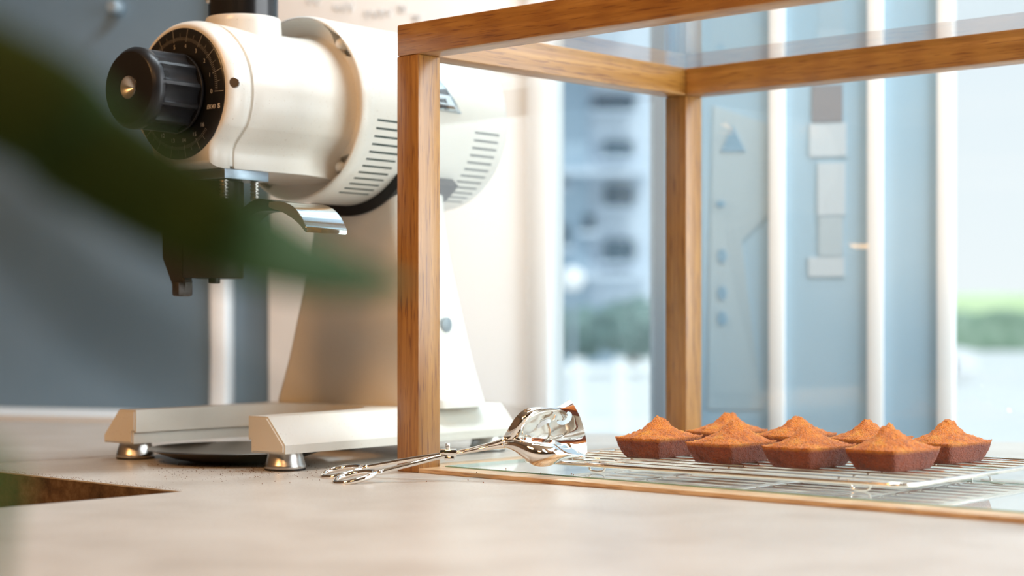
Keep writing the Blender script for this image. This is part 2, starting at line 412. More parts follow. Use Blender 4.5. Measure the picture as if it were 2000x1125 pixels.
# ------------------------------------------------------------ outside
GZ = -.95
pave = plain_noise('pale_paving', (.66, .66, .64), (.74, .74, .72), .3, .8)
b = BM(); box(b, -90, 120, 3.9, 220, GZ-.2, GZ); box(b, 1.8, 120, -60, 3.9, GZ-.2, GZ); struct('ground_outside', b, pave)
hedge_m = plain_noise('hedge_green', (.16, .27, .18), (.34, .44, .34), 2.5, .8)
tree_m = plain_noise('street_tree_green', (.08, .16, .15), (.18, .28, .26), 2.5, .8)
grass_m = plain_noise('grass_green', (.60, .76, .42), (.70, .84, .52), .4, .8)
def hedge_bm(x0, x1, y0, y1, z0, z1, n=60, amp=.25, sd=0):
    bm = BM(); nx = n; ny = 6; nz = 6
    box(bm, x0, x1, y0, y1, z0, z1)
    bmesh.ops.subdivide_edges(bm, edges=bm.edges[:], cuts=10, use_grid_fill=True)
    for v in bm.verts:
        q = noise.noise_vector(v.co*1.7+Vector((sd, 0, 0)))*amp
        if v.co.z > z0+.05: v.co += q
    return bm
tag(obj('hedge', hedge_bm(14.2, 22, 60, 61.5, GZ, .36, sd=3), hedge_m, smooth='all'), 'dark green clipped hedge along the far side of the street at right', 'hedge')
tag(obj('grass_bank', hedge_bm(17, 29, 74, 76, GZ, 1.15, amp=.1, sd=9), grass_m, smooth='all'), 'bright green grassy bank rising behind the hedge at far right', 'grass', kind='stuff')
def tree_crown(name, label, x, y, z, r, sd, cat='tree', m=None):
    bm = BM(); bmesh.ops.create_icosphere(bm, subdivisions=4, radius=r)
    for v in bm.verts:
        d = v.co.normalized(); v.co = d*r*(1+.35*noise.noise(d*2.6+Vector((sd, 0, 0)))+.12*noise.noise(d*9))
        v.co.z *= .8
    t = thing(name, label, cat, (x, y, GZ))
    obj('crown', bm, m or tree_m, t, smooth='all', loc=(0, 0, z-GZ))
    bm = BM(); tube(bm, [(0, 0, 0), (.05, 0, (z-GZ)*.6), (0, 0, z-GZ)], [.12, .1, .06], 10); obj('trunk', bm, mat('bark', (.10, .07, .05), .9), t, smooth=True)
for i, (x, y, z, r, lb) in enumerate(((1.30, 36, -.15, .62, 'low dark green street tree left of its twin, seen through the window'), (2.30, 34, -.05, .70, 'low dark green street tree right of its twin, seen through the window'))):
    tree_crown('street_tree', lb, x, y, z, r, i*7+1)
b = BM(); box(b, at(1050, 600, 42).x, at(1244, 600, 42).x, 0, .3, 0, at(1050, 590, 42).z-GZ)
gw = obj('street_parapet', b, plain_noise('blue_grey_wall', (.24, .34, .44), (.32, .42, .50), 1.2, .8)); gw.location = (0, 42, GZ)
tag(gw, 'low blue-grey wall across the street at the foot of the apartment block', 'parapet')
# apartment block across the street
BW = plain_noise('pale_blue_render', (.56, .66, .76), (.62, .71, .80), .4, .8); BG = mat('dark_window_glass', (.05, .10, .14), .2); BB = plain_noise('blue_grey_render', (.30, .42, .52), (.36, .47, .56), .4, .8)
t = thing('apartment_building', 'pale blue apartment block with dark windows and balconies across the street', 'building', (0, 50, GZ))
b = BM(); box(b, -3, 5.6, 0, 9, 0, 16); obj('wall', b, BW, t)
b = BM(); box(b, .9, 2.15, -.25, 0, 0, 16); obj('stair_tower', b, BB, t)
def bwin(u0, u1, v0, v1, Y=49.7):
    p = at(u0, v1, Y); q = at(u1, v0, Y); bm = BM(); box(bm, p.x, q.x, -.32, -.1, p.z-GZ, q.z-GZ)
    f = obj('window', bm, BG, t); bm = BM(); box(bm, p.x-.15, q.x+.15, -.55, -.3, p.z-GZ-.14, p.z-GZ-.02); obj('sill', bm, BW, f)
for q in ((1178, 1236, 275, 305), (1180, 1238, 360, 402), (1086, 1106, 340, 362), (1180, 1240, 468, 510), (1160, 1240, 188, 214), (1086, 1110, 440, 480), (1140, 1160, 420, 450)): bwin(*q)
for k in range(5):
    b = BM(); box(b, 1.0, 3.8, -1.3, 0, 2.9*k+2.2, 2.9*k+2.34); obj('balcony', b, BW, t)
t = thing('street_railing', 'white railing along the far pavement seen through the window', 'railing', (0, 16, GZ))
b = BM(); box(b, -2, 1.42, 0, .06, .60, .68); box(b, -2, 1.42, 0, .06, .1, .16); obj('rail', b, FRAMEW, t)
for k in range(9):
    b = BM(); box(b, -1.8+k*.39, -1.68+k*.39, -.02, .08, 0, .74); obj('post', b, FRAMEW, t)
t = thing('street_lamp', 'white globe lamp on a post across the street', 'lamp', (at(1118, 545, 22).x, 22, GZ))
b = BM(); lathe(b, [(.04, 0), (.03, 1.3)], n=16); obj('post', b, GREYJ, t)
b = BM(); bmesh.ops.create_uvsphere(b, u_segments=24, v_segments=16, radius=.15); obj('globe', b, mat('white_globe', (.95, .95, .95), .3), t, smooth='all', loc=(0, 0, at(1118, 545, 22).z-GZ))
# white car at the kerb, far right
t = thing('car', 'white car parked below the hedge at the far right', 'car', (at(1912, 700, 30).x, 30, GZ))
b = BM(); prism(b, [(-x, z) for x, z in [(0, .15), (0, .42), (.08, .56), (.7, .66), (1.2, 1.0), (2.4, 1.02), (3.1, .70), (3.5, .64), (3.55, .15)]], 'y', 0, 1.6)
bmesh.ops.bevel(b, geom=b.edges[:], offset=.05, segments=2, affect='EDGES'); obj('body', b, mat('white_car_paint', (.9, .9, .92), .25), t, smooth=True)
for x in (-.7, -2.9):
    b = BM(); lathe(b, [(.02, -.02), (.30, -.02), (.30, .18), (.02, .18)], 'y', 24, (x, 0, .3)); obj('wheel', b, RUBBER, t, smooth=True)

# ============================================================ COUNTER
ct = thing('counter', 'long beige concrete counter carrying the grinder and the oak display case', 'counter', (CO[0], CO[1], 0), CROT)
# counter outline in the case frame: seam on the left, back edge parallel to the street front
def tocase(p): d = Vector((p[0]-CO[0], p[1]-CO[1])); return (d.x*CX[0]+d.y*CX[1], d.x*CY[0]+d.y*CY[1])
SEAM = tocase((-.525, 1.805))[0]
B1 = tocase((-.744, 2.56)); B2 = tocase((.165, 2.27)); bd = ((B2[0]-B1[0]), (B2[1]-B1[1]))
def backy(x): return B1[1]+(x-B1[0])*bd[1]/bd[0]
front_pts = [tocase((.95, .30)), tocase((-1.5, .30))]
def fronty(x):      # world Y = .30 line in case coordinates
    return (.30-CO[1]-x*CX[1])/CY[1]
xr = 1.02
poly = [(SEAM, fronty(SEAM)), (xr, fronty(xr)), (xr, backy(xr)), (SEAM, backy(SEAM))]
b = BM(); prism(b, poly, 'z', -.06, 0); bmesh.ops.bevel(b, geom=b.edges[:], offset=.0015, segments=2, affect='EDGES')
slab = obj('slab', b, COUNTER, ct)
HX0, HX1, HY0, HY1 = -.45, .0115, -.62, -.266
b = BM(); box(b, HX0, HX1, HY0, HY1, -.1, .05); cut = obj('cut', b, COUNTER, ct)
bake(slab, [cut])
slab2 = None
b = BM(); poly2 = [(SEAM-.15, fronty(SEAM-.15)), (SEAM-.0030, fronty(SEAM)), (SEAM-.0030, backy(SEAM)), (SEAM-1.3, backy(SEAM-1.3))]
prism(b, poly2, 'z', -.06, 0); bmesh.ops.bevel(b, geom=b.edges[:], offset=.0015, segments=2, affect='EDGES'); 
s2 = obj('side_slab', b, COUNTER2, ct, label='greyer slab beyond the dark seam')
if HX0 < SEAM:
    b = BM(); box(b, HX0, HX1, HY0, HY1, -.1, .05); cut = obj('cut', b, COUNTER, ct); bake(s2, [cut])
b = BM()   # stained inner faces of the cut-out and its floor
box(b, HX0, HX1, HY1-.0012, HY1+.0006, -.058, -.0012); box(b, HX1-.0012, HX1+.0006, HY0, HY1, -.058, -.0012); box(b, HX0, HX1, HY0, HY1, -.07, -.06)
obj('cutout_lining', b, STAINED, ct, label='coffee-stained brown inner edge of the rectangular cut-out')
b = BM(); prism(b, [(SEAM-.10, fronty(SEAM-.10)+.08), (xr-.05, fronty(xr)+.08), (xr-.05, backy(xr)-.05), (SEAM-1.2, backy(SEAM-1.2)-.08)], 'z', FL, -.075)
obj('cabinet_body', b, GREYP, ct)

# coffee grounds and crumbs
rnd = random.Random(11); bm = BM()
def grain(bm, x, y, z, r):
    m = Matrix.Translation((x, y, z+r*.6)) @ Matrix.Rotation(rnd.random()*6, 4, 'Z')
    bmesh.ops.create_icosphere(bm, subdivisions=1, radius=r, matrix=m)
n = 0
while n < 900:
    u = rnd.gauss(470, 90); v = rnd.gauss(912, 13)
    if u < 120 or u > 660 or v < 897 or v > 958: continue
    Y = F*CH/(v-HZ); p = at(u, v, Y); x, y = tocase(p)
    if HX0 < x < HX1+.004 and HY0 < y < HY1+.004: continue
    grain(bm, p.x, p.y, 0, rnd.choice([.00016, .0002, .0002, .00025, .0003, .0005])); n += 1
for k in range(260):
    s = rnd.random(); x = -.30+.30*s; y = HY1+.002+abs(rnd.gauss(0, .006)); p = cw(x, y); grain(bm, p.x, p.y, 0, rnd.choice([.00018, .00025, .0003]))
tag(obj('coffee_grounds', bm, mat('ground_coffee', (.16, .06, .018), .9)), 'brown coffee grounds spilled on the counter in front of the grinder', 'coffee grounds', kind='stuff')
bm = BM()
for u, v in ((833, 941), (914, 938), (944, 943), (931, 923), (988, 916), (1056, 925), (1083, 929), (1116, 926), (1120, 928), (1300, 938), (1180, 936)):
    Y = F*(CH-.0055)/(v-HZ) if v < 932 else F*CH/(v-HZ); p = at(u, v, Y); grain(bm, p.x, p.y, .0055 if v < 932 else 0, .0006)
tag(obj('cake_crumbs', bm, mat('crumb', (.30, .10, .03), .9)), 'tiny brown cake crumbs around the front strip of the display case', 'crumbs', kind='stuff')

# ============================================================ DISPLAY CASE
case = thing('display_case', 'oak-framed glass display case on the counter, open at the front', 'display case', (CO[0], CO[1], 0), CROT)
LW, LD, HT, PW = .72, .459, .4356, .030
ZB = .4045
def bar(name, x0, x1, y0, y1, z0, z1, ax, bev=.0012):
    b = BM(); box(b, x0, x1, y0, y1, z0, z1, bev, 2)
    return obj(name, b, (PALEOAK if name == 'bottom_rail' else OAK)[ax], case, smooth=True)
bar('post', 0, PW, 0, PW, 0, ZB, 2); bar('post', 0, PW, LD-PW, LD, 0, ZB, 2)
bar('post', LW-PW, LW, 0, PW, 0, ZB, 2); bar('post', LW-PW, LW, LD-PW, LD, 0, ZB, 2)
bar('top_rail', 0, LW, 0, PW, ZB, HT, 0, .0018); bar('top_rail', 0, LW, LD-PW, LD, ZB, HT, 0, .0018)
bar('top_rail', 0, PW, PW, LD-PW, ZB, HT, 1); bar('top_rail', LW-PW, LW, PW, LD-PW, ZB, HT, 1)
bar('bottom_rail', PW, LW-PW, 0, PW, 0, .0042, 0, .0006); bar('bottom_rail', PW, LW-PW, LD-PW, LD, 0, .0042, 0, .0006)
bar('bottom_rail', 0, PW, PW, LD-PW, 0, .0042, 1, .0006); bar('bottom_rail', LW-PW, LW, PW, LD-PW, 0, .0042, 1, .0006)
b = BM(); box(b, .003, .007, PW, LD-PW, .0045, ZB-.0003); obj('side_pane', b, GLASS, case)
b = BM(); box(b, LW-.007, LW-.003, PW, LD-PW, .0045, ZB-.0003); obj('side_pane', b, GLASS, case)
b = BM(); box(b, PW, LW-PW, LD-.007, LD-.003, .0045, ZB-.0003); obj('back_pane', b, GLASS, case)
b = BM(); box(b, PW+.0002, LW-PW-.0002, PW+.0002, LD-PW-.0002, HT-.0075, HT-.0025); obj('top_pane', b, GLASS, case)

GREENG = mat('green_glass_edge', (.30, .52, .46), .2)
PLZ = .0052
WHITEB = mat('white_backing', (.88, .90, .89), .25)
def plate(x0, x1, y0, y1, lb):
    t = thing('base_glass', lb, 'glass plate', cw(x0, y0, 0), CROT)
    b = BM(); box(b, 0, x1-x0, 0, y1-y0, .0006, .0012); obj('backing', b, WHITEB, t)
    b = BM(); box(b, 0, x1-x0, 0, y1-y0, .0014, PLZ, .0005, 2); obj('pane', b, GLASS, t)
    b = BM(); box(b, -.0004, x1-x0, -.0006, -.0001, .0030, PLZ-.0002); box(b, -.0006, -.0001, 0, y1-y0, .0014, PLZ-.0002); obj('edge', b, GREENG, t, label='green polished edge')
plate(.034, LW-.034, .034, .236, 'front glass sheet lying on the floor of the display case under the rack')
plate(.034, LW-.034, .241, LD-.034, 'rear glass sheet lying on the floor of the display case behind the first sheet')

# ============================================================ COOLING RACK
RO = Vector((.3137, 1.4015, 0)); RX = Vector((.7666, -.6421, 0)); RY = Vector((.6421, .7666, 0))
RZ = .0168; RL = .40; RWD = .30
rack = thing('cooling_rack', 'wire cooling rack holding the cakes inside the display case', 'cooling rack', (RO.x, RO.y, PLZ), math.atan2(RX.y, RX.x))
zr = RZ-PLZ
b = BM(); c = .016; pts = []
for (cx, cy, a0) in ((-c, c, -90), (-c, RWD-c, 0), (-RL+c, RWD-c, 90), (-RL+c, c, 180)):
    for k in range(5): a = R(a0+k*22.5); pts.append((cx+c*math.cos(a), cy+c*math.sin(a), zr-.0012))
tube(b, pts, .0021, 10, closed=True); obj('outer_wire', b, WIRE, rack, smooth='all')
nb = 12
for k in range(1, nb):
    y = RWD*k/nb
    b = BM(); tube(b, [(-RL+.001, y, zr), (-.001, y, zr)], .00115, 8); obj('bar', b, WIRE, rack, smooth=True)
for x in (-.075, -.20, -.325):
    b = BM(); tube(b, [(x, .001, zr-.0024), (x, RWD-.001, zr-.0024)], .0013, 8); obj('cross_wire', b, WIRE, rack, smooth=True)
for (x, y) in ((-.060, .035), (-.335, .035), (-.060, RWD-.035), (-.335, RWD-.035)):
    b = BM(); w = .0105
    tube(b, smoothpath([(x-w-.012, y, zr-.002), (x-w, y, zr-.003), (x-w+.001, y, .006), (x-w+.004, y, .0016), (x+w-.004, y, .0016), (x+w-.001, y, .006), (x+w, y, zr-.003), (x+w+.012, y, zr-.002)], 5), .0012, 8)
    obj('foot_loop', b, WIRE, rack, smooth='all')

# ============================================================ CAKES
def cake(cx, cy, deg, peak, sd, label, pw=1.5, w=.052, d=.075):
    rn = random.Random(sd); n = 44
    bm = BM(); vmap = {}
    wb_, db_ = w*.77, d*.78; side = .0182; off = Vector((sd*3.1, sd*1.7, 0))
    px, py = rn.uniform(-.12, .12), rn.uniform(-.1, .1)
    p2x, p2y = px+rn.uniform(-.22, .22), py+rn.uniform(-.2, .2)
    def rr(a, b_, e=22):  # rounded-rectangle squash of the unit square
        m_ = max(abs(a), abs(b_)); 
        if m_ < 1e-6: return a, b_
        l = (abs(a)**e+abs(b_)**e)**(1/e); return a*m_/l*1.0, b_*m_/l*1.0
    def topz(a, b_):
        u_, v_ = a-px*(1-a*a), b_-py*(1-b_*b_)
        r = (abs(u_)**1.5+abs(v_)**1.5)**(1/1.5)
        rd = ((u_*1.05)**2+v_*v_)**.5
        edge = (1-abs(a)**7)*(1-abs(b_)**7)
        q = math.exp(-((rd/.40)**2)**pw)
        q2 = math.exp(-(((a-p2x)/.20)**2+((b_-p2y)/.18)**2))
        H = peak-side
        z = side+edge*(.0010+H*(.56*max(0, 1-r/1.32)**.95+.40*q))+.0018*q2
        z += edge*(.0011*noise.noise(Vector((a*7, b_*7, sd)))+.0014*noise.noise(Vector((a*13, b_*13, sd+3))))+.0032*q*noise.noise(Vector((a*7, b_*7, sd+5)))
        z += .0012*(abs(a)*abs(b_))**3
        return z
    def V(key, p):
        if key not in vmap: vmap[key] = bm.verts.new(p)
        return vmap[key]
    grid = [[None]*(n+1) for _ in range(n+1)]
    for i in range(n+1):
        for j in range(n+1):
            a0, b0 = -1+2*i/n, -1+2*j/n; a, b_ = rr(a0, b0)
            z = topz(a0, b0); ed = max(abs(a0), abs(b0))
            p = Vector((a*w/2, b_*d/2, z)); q = noise.noise_vector(p*260+off)*.0008+noise.noise_vector(p*520+off)*.0008
            grid[i][j] = bm.verts.new(p+q)
    for i in range(n):
        for j in range(n): bm.faces.new((grid[i][j], grid[i+1][j], grid[i+1][j+1], grid[i][j+1]))
    loop = [(i, 0) for i in range(n)]+[(n, j) for j in range(n)]+[(n-i, n) for i in range(n)]+[(0, n-j) for j in range(n)]
    L = 12; rings = [[grid[i][j] for i, j in loop]]
    for k in range(1, L+1):
        t = k/L; ring = []
        for i, j in loop:
            a0, b0 = -1+2*i/n, -1+2*j/n; a, b_ = rr(a0, b0)
            top = Vector((a*w/2, b_*d/2, topz(a0, b0))); s_ = .985 if k < L else .965
            bot = Vector((a*wb_/2*s_, b_*db_/2*s_, 0 if k == L else 0))
            p = top.lerp(bot, t if k < L else 1); bow = .0010*math.sin(t*PI)
            p.x += a*bow; p.y += b_*bow
            q = (noise.noise_vector(p*260+off)*.0005+noise.noise_vector(p*700+off)*.0004)*(1 if k < L else .3)
            if k == L: q.z = 0
            ring.append(bm.verts.new(p+q))
        rings.append(ring)
    N = len(loop)
    for k in range(L):
        for m_ in range(N): bm.faces.new((rings[k][m_], rings[k][(m_+1) % N], rings[k+1][(m_+1) % N], rings[k+1][m_]))
    bm.faces.new(rings[-1]); bmesh.ops.recalc_face_normals(bm, faces=bm.faces[:])
    o = obj('friand_cake', bm, CAKE, smooth='all'); o.location = (cx, cy, RZ+.0012)
    th = R(deg); o.rotation_euler = (0, 0, math.atan2(-math.cos(th), math.sin(th)))
    return tag(o, label, 'cake', 'small almond cakes on the wire rack')
def from_corner(X, Y, deg, w=.040, d=.058):
    th = R(deg); xa = Vector((math.sin(th), -math.cos(th))); ya = Vector((math.cos(th), math.sin(th)))
    c = Vector((X, Y))-xa*w/2+ya*d/2; return c.x, c.y
cake(*from_corner(.137, 1.644, 50), 50, .036, 1, 'leftmost golden-brown almond cake in the front row, nearest the tongs')
cake(*from_corner(.196, 1.575, 48), 48, .039, 2, 'golden almond cake second from the left in the front row, tall sharp peak', pw=.95)
cake(*from_corner(.2577, 1.526, 46), 46, .036, 3, 'almond cake third from the left in the front row, low uneven peak')
cake(*from_corner(.3248, 1.4957, 45), 45, .0385, 4, 'darkest almond cake, at the right end of the front row', pw=.85)
cake(.216, 1.772, 48, .0355, 5, 'pale almond cake farthest back, half hidden behind the second front cake')
cake(.275, 1.715, 47, .0345, 6, 'almond cake in the back row peeking out behind the third front cake')
cake(.338, 1.665, 46, .034, 7, 'almond cake in the back row showing its peak left of the darkest cake')
cake(*from_corner(.3925, 1.580, 45), 45, .0375, 8, 'almond cake alone at the right end of the back row')

# ============================================================ TONGS
tg = thing('pastry_tongs', 'polished scissor pastry tongs leaning from the counter onto the rack', 'tongs', (-.06, 1.62, 0))
TO = Vector((-.06, 1.62, 0))
def tp(u, v, Y): return at(u, v, Y)-TO
def ring_handle(u0, u1, v0, v1, Y, wy):
    """finger ring: long axis from (u0,v0) to (u1,v1), width wy in depth"""
    A = tp(u0, v0, Y); B = tp(u1, v1, Y); C_ = (A+B)/2; ax = (B-A)/2; wv = Vector((.0, wy/2, .0024))
    return [C_+ax*math.cos(2*PI*k/36)+wv*math.sin(2*PI*k/36)*(1-.25*math.cos(2*PI*k/36)) for k in range(36)]
pv = tp(873, 887, 1.622)
# far arm: ring, shaft, pivot
b = BM(); tube(b, ring_handle(631, 707, 928, 914, 1.655, .029), .0027, 12, closed=True)
tube(b, smoothpath([tp(706, 914, 1.655), tp(716, 912.5, 1.653), tp(728, 910, 1.651), tp(795, 898, 1.638), tp(850, 889.5, 1.628), tp(880, 886.5, 1.62)], 6),
     [.0022+.0012*math.exp(-((i-6)/2.5)**2)+.0006*min(1, i/20) for i in range(31)], 12, flat=.8)
obj('far_handle', b, CHROME, tg, smooth='all')
b = BM(); tube(b, ring_handle(655, 733, 940, 924, 1.598, .029), .0028, 12, closed=True)
tube(b, smoothpath([tp(732, 924, 1.598), tp(741, 922.5, 1.60), tp(753, 919, 1.602), tp(815, 903.5, 1.608), tp(855, 893, 1.614), tp(880, 888.5, 1.618)], 6),
     [.0023+.0012*math.exp(-((i-6)/2.5)**2)+.0006*min(1, i/20) for i in range(31)], 12, flat=.8)
obj('near_handle', b, CHROME, tg, smooth='all')
# pivot hub and pin
b = BM(); p = tp(876, 886, 1.62); box(b, p.x-.008, p.x+.0075, p.y-.006, p.y+.007, p.z-.0028, p.z+.0042, .0012, 2)
box(b, p.x-.0035, p.x+.0055, p.y-.008, p.y+.005, p.z-.006, p.z-.002, .0012, 2)
lathe(b, [(.0021, .003), (.0021, .0066), (.0027, .0072), (.0027, .0086), (.0018, .0094)], 'z', 16, (p.x-.0005, p.y, p.z))
obj('pivot', b, CHROME, tg, smooth=True)

def blade(name, rows, Ys, holes, neck):
    """rows of (u,v) control points, Ys matching depths; a doubly curved sheet with real thickness"""
    nr, ncx = len(rows), len(rows[0])
    ctrl = [[tp(*rows[i][j], Ys[i][j]) for j in range(ncx)] for i in range(nr)]
    A = [smoothpath(r, 6) for r in ctrl]; G = []
    for j in range(len(A[0])): G.append(smoothpath([A[i][j] for i in range(nr)], 6))
    b = BM(); V = [[b.verts.new(p) for p in c] for c in G]
    for i in range(len(V)-1):
        for j in range(len(V[0])-1): b.faces.new((V[i][j], V[i+1][j], V[i+1][j+1], V[i][j+1]))
    bmesh.ops.recalc_face_normals(b, faces=b.faces[:])
    o = obj(name, b, CHROME, tg, smooth='all')
    cutters = []
    for path, r in holes:
        hb = BM(); pts = smoothpath([(q[0], q[1], 0) for q in path], 6); L_ = []; Rr = []
        for k, q in enumerate(pts):
            d = (pts[min(k+1, len(pts)-1)]-pts[max(k-1, 0)]).normalized(); nn = Vector((-d.y, d.x, 0)); f = math.sqrt(max(.06, 1-((k/(len(pts)-1))*2-1)**4))
            L_.append(q+nn*r*f); Rr.append(q-nn*r*f)
        out = L_+Rr[::-1]
        a1 = [hb.verts.new(tp(q.x, q.y, 1.56)) for q in out]; a2 = [hb.verts.new(tp(q.x, q.y, 1.70)) for q in out]
        fs = [hb.faces.new(a1), hb.faces.new(a2[::-1])]
        for k in range(len(out)): fs.append(hb.faces.new((a1[k], a2[k], a2[(k+1) % len(out)], a1[(k+1) % len(out)])))
        bmesh.ops.recalc_face_normals(hb, faces=fs); cutters.append(obj('cut', hb, CHROME, tg))
    bake(o, cutters, [('SOLIDIFY', dict(thickness=.0011, offset=0))])
    for p_ in o.data.polygons: p_.use_smooth = True
    o.data.set_sharp_from_angle(angle=R(40))
    return o
far_rows = [
 [(976, 864), (992, 840), (1008, 815), (1026, 800), (1050, 796), (1085, 797), (1111, 782)],
 [(979, 866), (1001, 857), (1013, 840), (1030, 816), (1058, 802), (1092, 800), (1118, 788)],
 [(981, 868), (1010, 862), (1028, 852), (1050, 838), (1078, 830), (1106, 826), (1134, 818)],
 [(983, 869), (1014, 867), (1036, 868), (1062, 864), (1087, 860), (1115, 858), (1143, 852)],
 [(984, 870), (1016, 872), (1040, 882), (1066, 890), (1092, 892), (1120, 892), (1146, 886)]]
far_Y = [[1.612, 1.606, 1.602, 1.604, 1.610, 1.622, 1.634],
         [1.612, 1.604, 1.598, 1.598, 1.606, 1.620, 1.634],
         [1.612, 1.612, 1.614, 1.620, 1.630, 1.642, 1.652],
         [1.612, 1.616, 1.622, 1.632, 1.642, 1.654, 1.664],
         [1.612, 1.614, 1.620, 1.630, 1.640, 1.652, 1.662]]
blade('upper_blade', far_rows, far_Y, [([(1050, 836), (1058, 828), (1068, 823), (1076, 822)], 4), ([(1088, 824), (1099, 826), (1110, 820), (1113, 810), (1108, 806)], 4.2)], None)
near_rows = [
 [(976, 866), (1004, 857), (1030, 856), (1054, 857), (1082, 862), (1114, 875), (1142, 889)],
 [(979, 868), (1006, 864), (1034, 869), (1056, 872), (1084, 876), (1114, 885), (1143, 891)],
 [(980, 870), (1006, 874), (1034, 888), (1056, 893), (1084, 892), (1114, 890), (1143, 893)],
 [(981, 871), (1005, 880), (1026, 896), (1046, 909), (1072, 909), (1104, 896), (1141, 894)]]
near_Y = [[1.609, 1.604, 1.600, 1.600, 1.602, 1.606, 1.610],
          [1.608, 1.598, 1.590, 1.588, 1.590, 1.598, 1.608],
          [1.608, 1.597, 1.588, 1.585, 1.588, 1.597, 1.608],
          [1.609, 1.602, 1.598, 1.598, 1.600, 1.604, 1.609]]
blade('lower_blade', near_rows, near_Y, [([(1060, 877), (1068, 880), (1077, 880), (1085, 876)], 3.4), ([(1100, 866), (1112, 862), (1122, 866), (1123, 874)], 3.8)], None)
# flattened necks from the pivot to the blades
b = BM()
for (y0, dv) in ((1.618, -1.5), (1.608, 1.5)):
    pts = smoothpath([tp(880, 886+dv, 1.62), tp(905, 882+dv, 1.618), tp(935, 876+dv, (1.62+y0)/2), tp(962, 870+dv, 1.612), tp(988, 864+dv*2.4, 1.608)], 6)
    n_ = len(pts); tube(b, pts, [.0026+.0052*(k/(n_-1))**1.6 for k in range(n_)], 14, flat=.50)
obj('neck', b, CHROME, tg, smooth='all')

# ============================================================ COFFEE GRINDER
GA = -math.atan2(.62, .784)
gr = thing('coffee_grinder', 'cream enamelled shop coffee grinder with black fluted dial knob', 'coffee grinder', (-.305, 1.8113, 0), GA)
ZC = .375
def arc(cx, cz, r, a0, a1, n): return [(cx+r*math.cos(R(a0+(a1-a0)*k/n)), cz+r*math.sin(R(a0+(a1-a0)*k/n))) for k in range(n+1)]
right_side = smoothpath([(.0465, -.0765, 0), (.0465, -.062, 0), (.0500, -.0525, 0), (.0575, -.0445, 0), (.0665, -.0355, 0)], 5)
RB = .0757
outline = [(p.x, p.y) for p in right_side]+arc(0, 0, RB, -25, 205, 60)+[(-p.x, p.y) for p in right_side[::-1]]
def sect(y, s, cz=ZC, dx=0):
    res = []
    for x, z in outline:
        res.append((x*s, y, cz+(z*s if z > -.07 else z+(1-s)*.076)))
    return res
# body casting
b = BM(); loft(b, [sect(-.0215, .955), sect(-.0172, .955), sect(-.0164, .985), sect(-.0148, .992), sect(.04, .985), sect(.088, .985), sect(.100, .992), sect(.112, 1.002), sect(.119, 1.020), sect(.1245, 1.05), sect(.128, 1.09)])
obj('body', b, CREAM, gr, smooth=True)
b = BM(); loft(b, [sect(-.0470, .895), sect(-.0467, .915), sect(-.0455, .938), sect(-.0430, .960), sect(-.0395, .978), sect(-.0350, .990), sect(-.0300, .998), sect(-.0245, 1.0), sect(-.0225, .993), sect(-.0218, .965)])
fc = obj('front_cover', b, CREAM, gr, smooth=True)
b = BM(); lathe(b, [(.0030, -.0006), (.0046, -.0006), (.0052, .0000), (.0052, .003)], 'y', 28, (0, 0, 0)); box(b, -.0040, .0040, -.0010, -.0004, -.0005, .0005); bmesh.ops.transform(b, matrix=Matrix.Translation((.0738, -.0420, ZC+.006)) @ Matrix.Rotation(R(42), 4, 'Z'), verts=b.verts); 
obj('cover_screw', b, DULLSTEEL, fc, smooth=True)

# dial with its printed scale
b = BM(); lathe(b, [(.050, -.0485), (.0650, -.0485), (.0663, -.0475), (.0663, -.044)], 'y', 96, (0, 0, ZC)); 
dial = obj('dial', b, mat('dial_black', (.008, .008, .008), .3), gr, smooth=True)
b = BM()
def dpt(r, a): return (r*math.cos(a), -.04865, ZC+r*math.sin(a))
def tick(a, r0, r1, w):
    ca, sa = math.cos(a), math.sin(a); q = []
    for (r, s) in ((r0, -w), (r1, -w), (r1, w), (r0, w)): q.append(b.verts.new((r*ca-s*sa, -.04865, ZC+r*sa+s*ca)))
    f = b.faces.new(q); f.normal_update()
    if f.normal.y > 0: f.normal_flip()
for k in range(0, 161):
    a = R(k*2.0-1.5); major = k % 10 == 0; mid = k % 5 == 0
    if k*2.0 > 318: break
    tick(a, .0535 if not major else .0525, .0655 if major else .0610 if mid else .0570, .00018 if major else .00010)
for k in range(0, 17):
    a = R(k*20-1.5 if k < 16 else 316)
    x0, z0 = .0480*math.cos(a), .0480*math.sin(a)
    add_text(b, str(k), .0060, lambda x, y, x0=x0, z0=z0: (x0+x, -.04865, ZC+z0+y), -.00005)
add_text(b, 'EK43', .0058, lambda x, y: (.0478+x+y*.15, -.04865, ZC-.0165+y), .00004)
add_text(b, 'S', .0066, lambda x, y: (.0587+x*1.15, -.04865, ZC-.0163+y), .00025)
bmesh.ops.recalc_face_normals(b, faces=b.faces[:])
obj('scale_markings', b, WHITEINK, dial, label='fine white ticks with numbers round the black dial')

# fluted knob
def knob_ring(y, r, fl):
    ring = []
    for k in range(240):
        a = 2*PI*k/240; ph = ((a-R(20))*12/(2*PI)+.5) % 1.0; t = abs(ph-.5)*2      # 0 in the middle of a flute
        rr = r-fl*max(0, 1-(t/.80)**2)**.5 if t < .80 else r
        ring.append((rr*math.cos(a), y, ZC+rr*math.sin(a)))
    return ring
b = BM(); loft(b, [knob_ring(-.1062, .0006, 0), knob_ring(-.1135, .0112, 0), knob_ring(-.1130, .0116, 0), knob_ring(-.1130, .0345, 0), knob_ring(-.1124, .0358, .0), knob_ring(-.1070, .0402, .0), knob_ring(-.1040, .0405, .0), knob_ring(-.1010, .0405, .0002), knob_ring(-.1004, .0405, .0022), knob_ring(-.0990, .0405, .0036), knob_ring(-.0970, .0405, .0042), knob_ring(-.0560, .0405, .0042), knob_ring(-.0545, .0390, .0036)])
knob = obj('adjustment_knob', b, BLACK, gr, smooth=True)
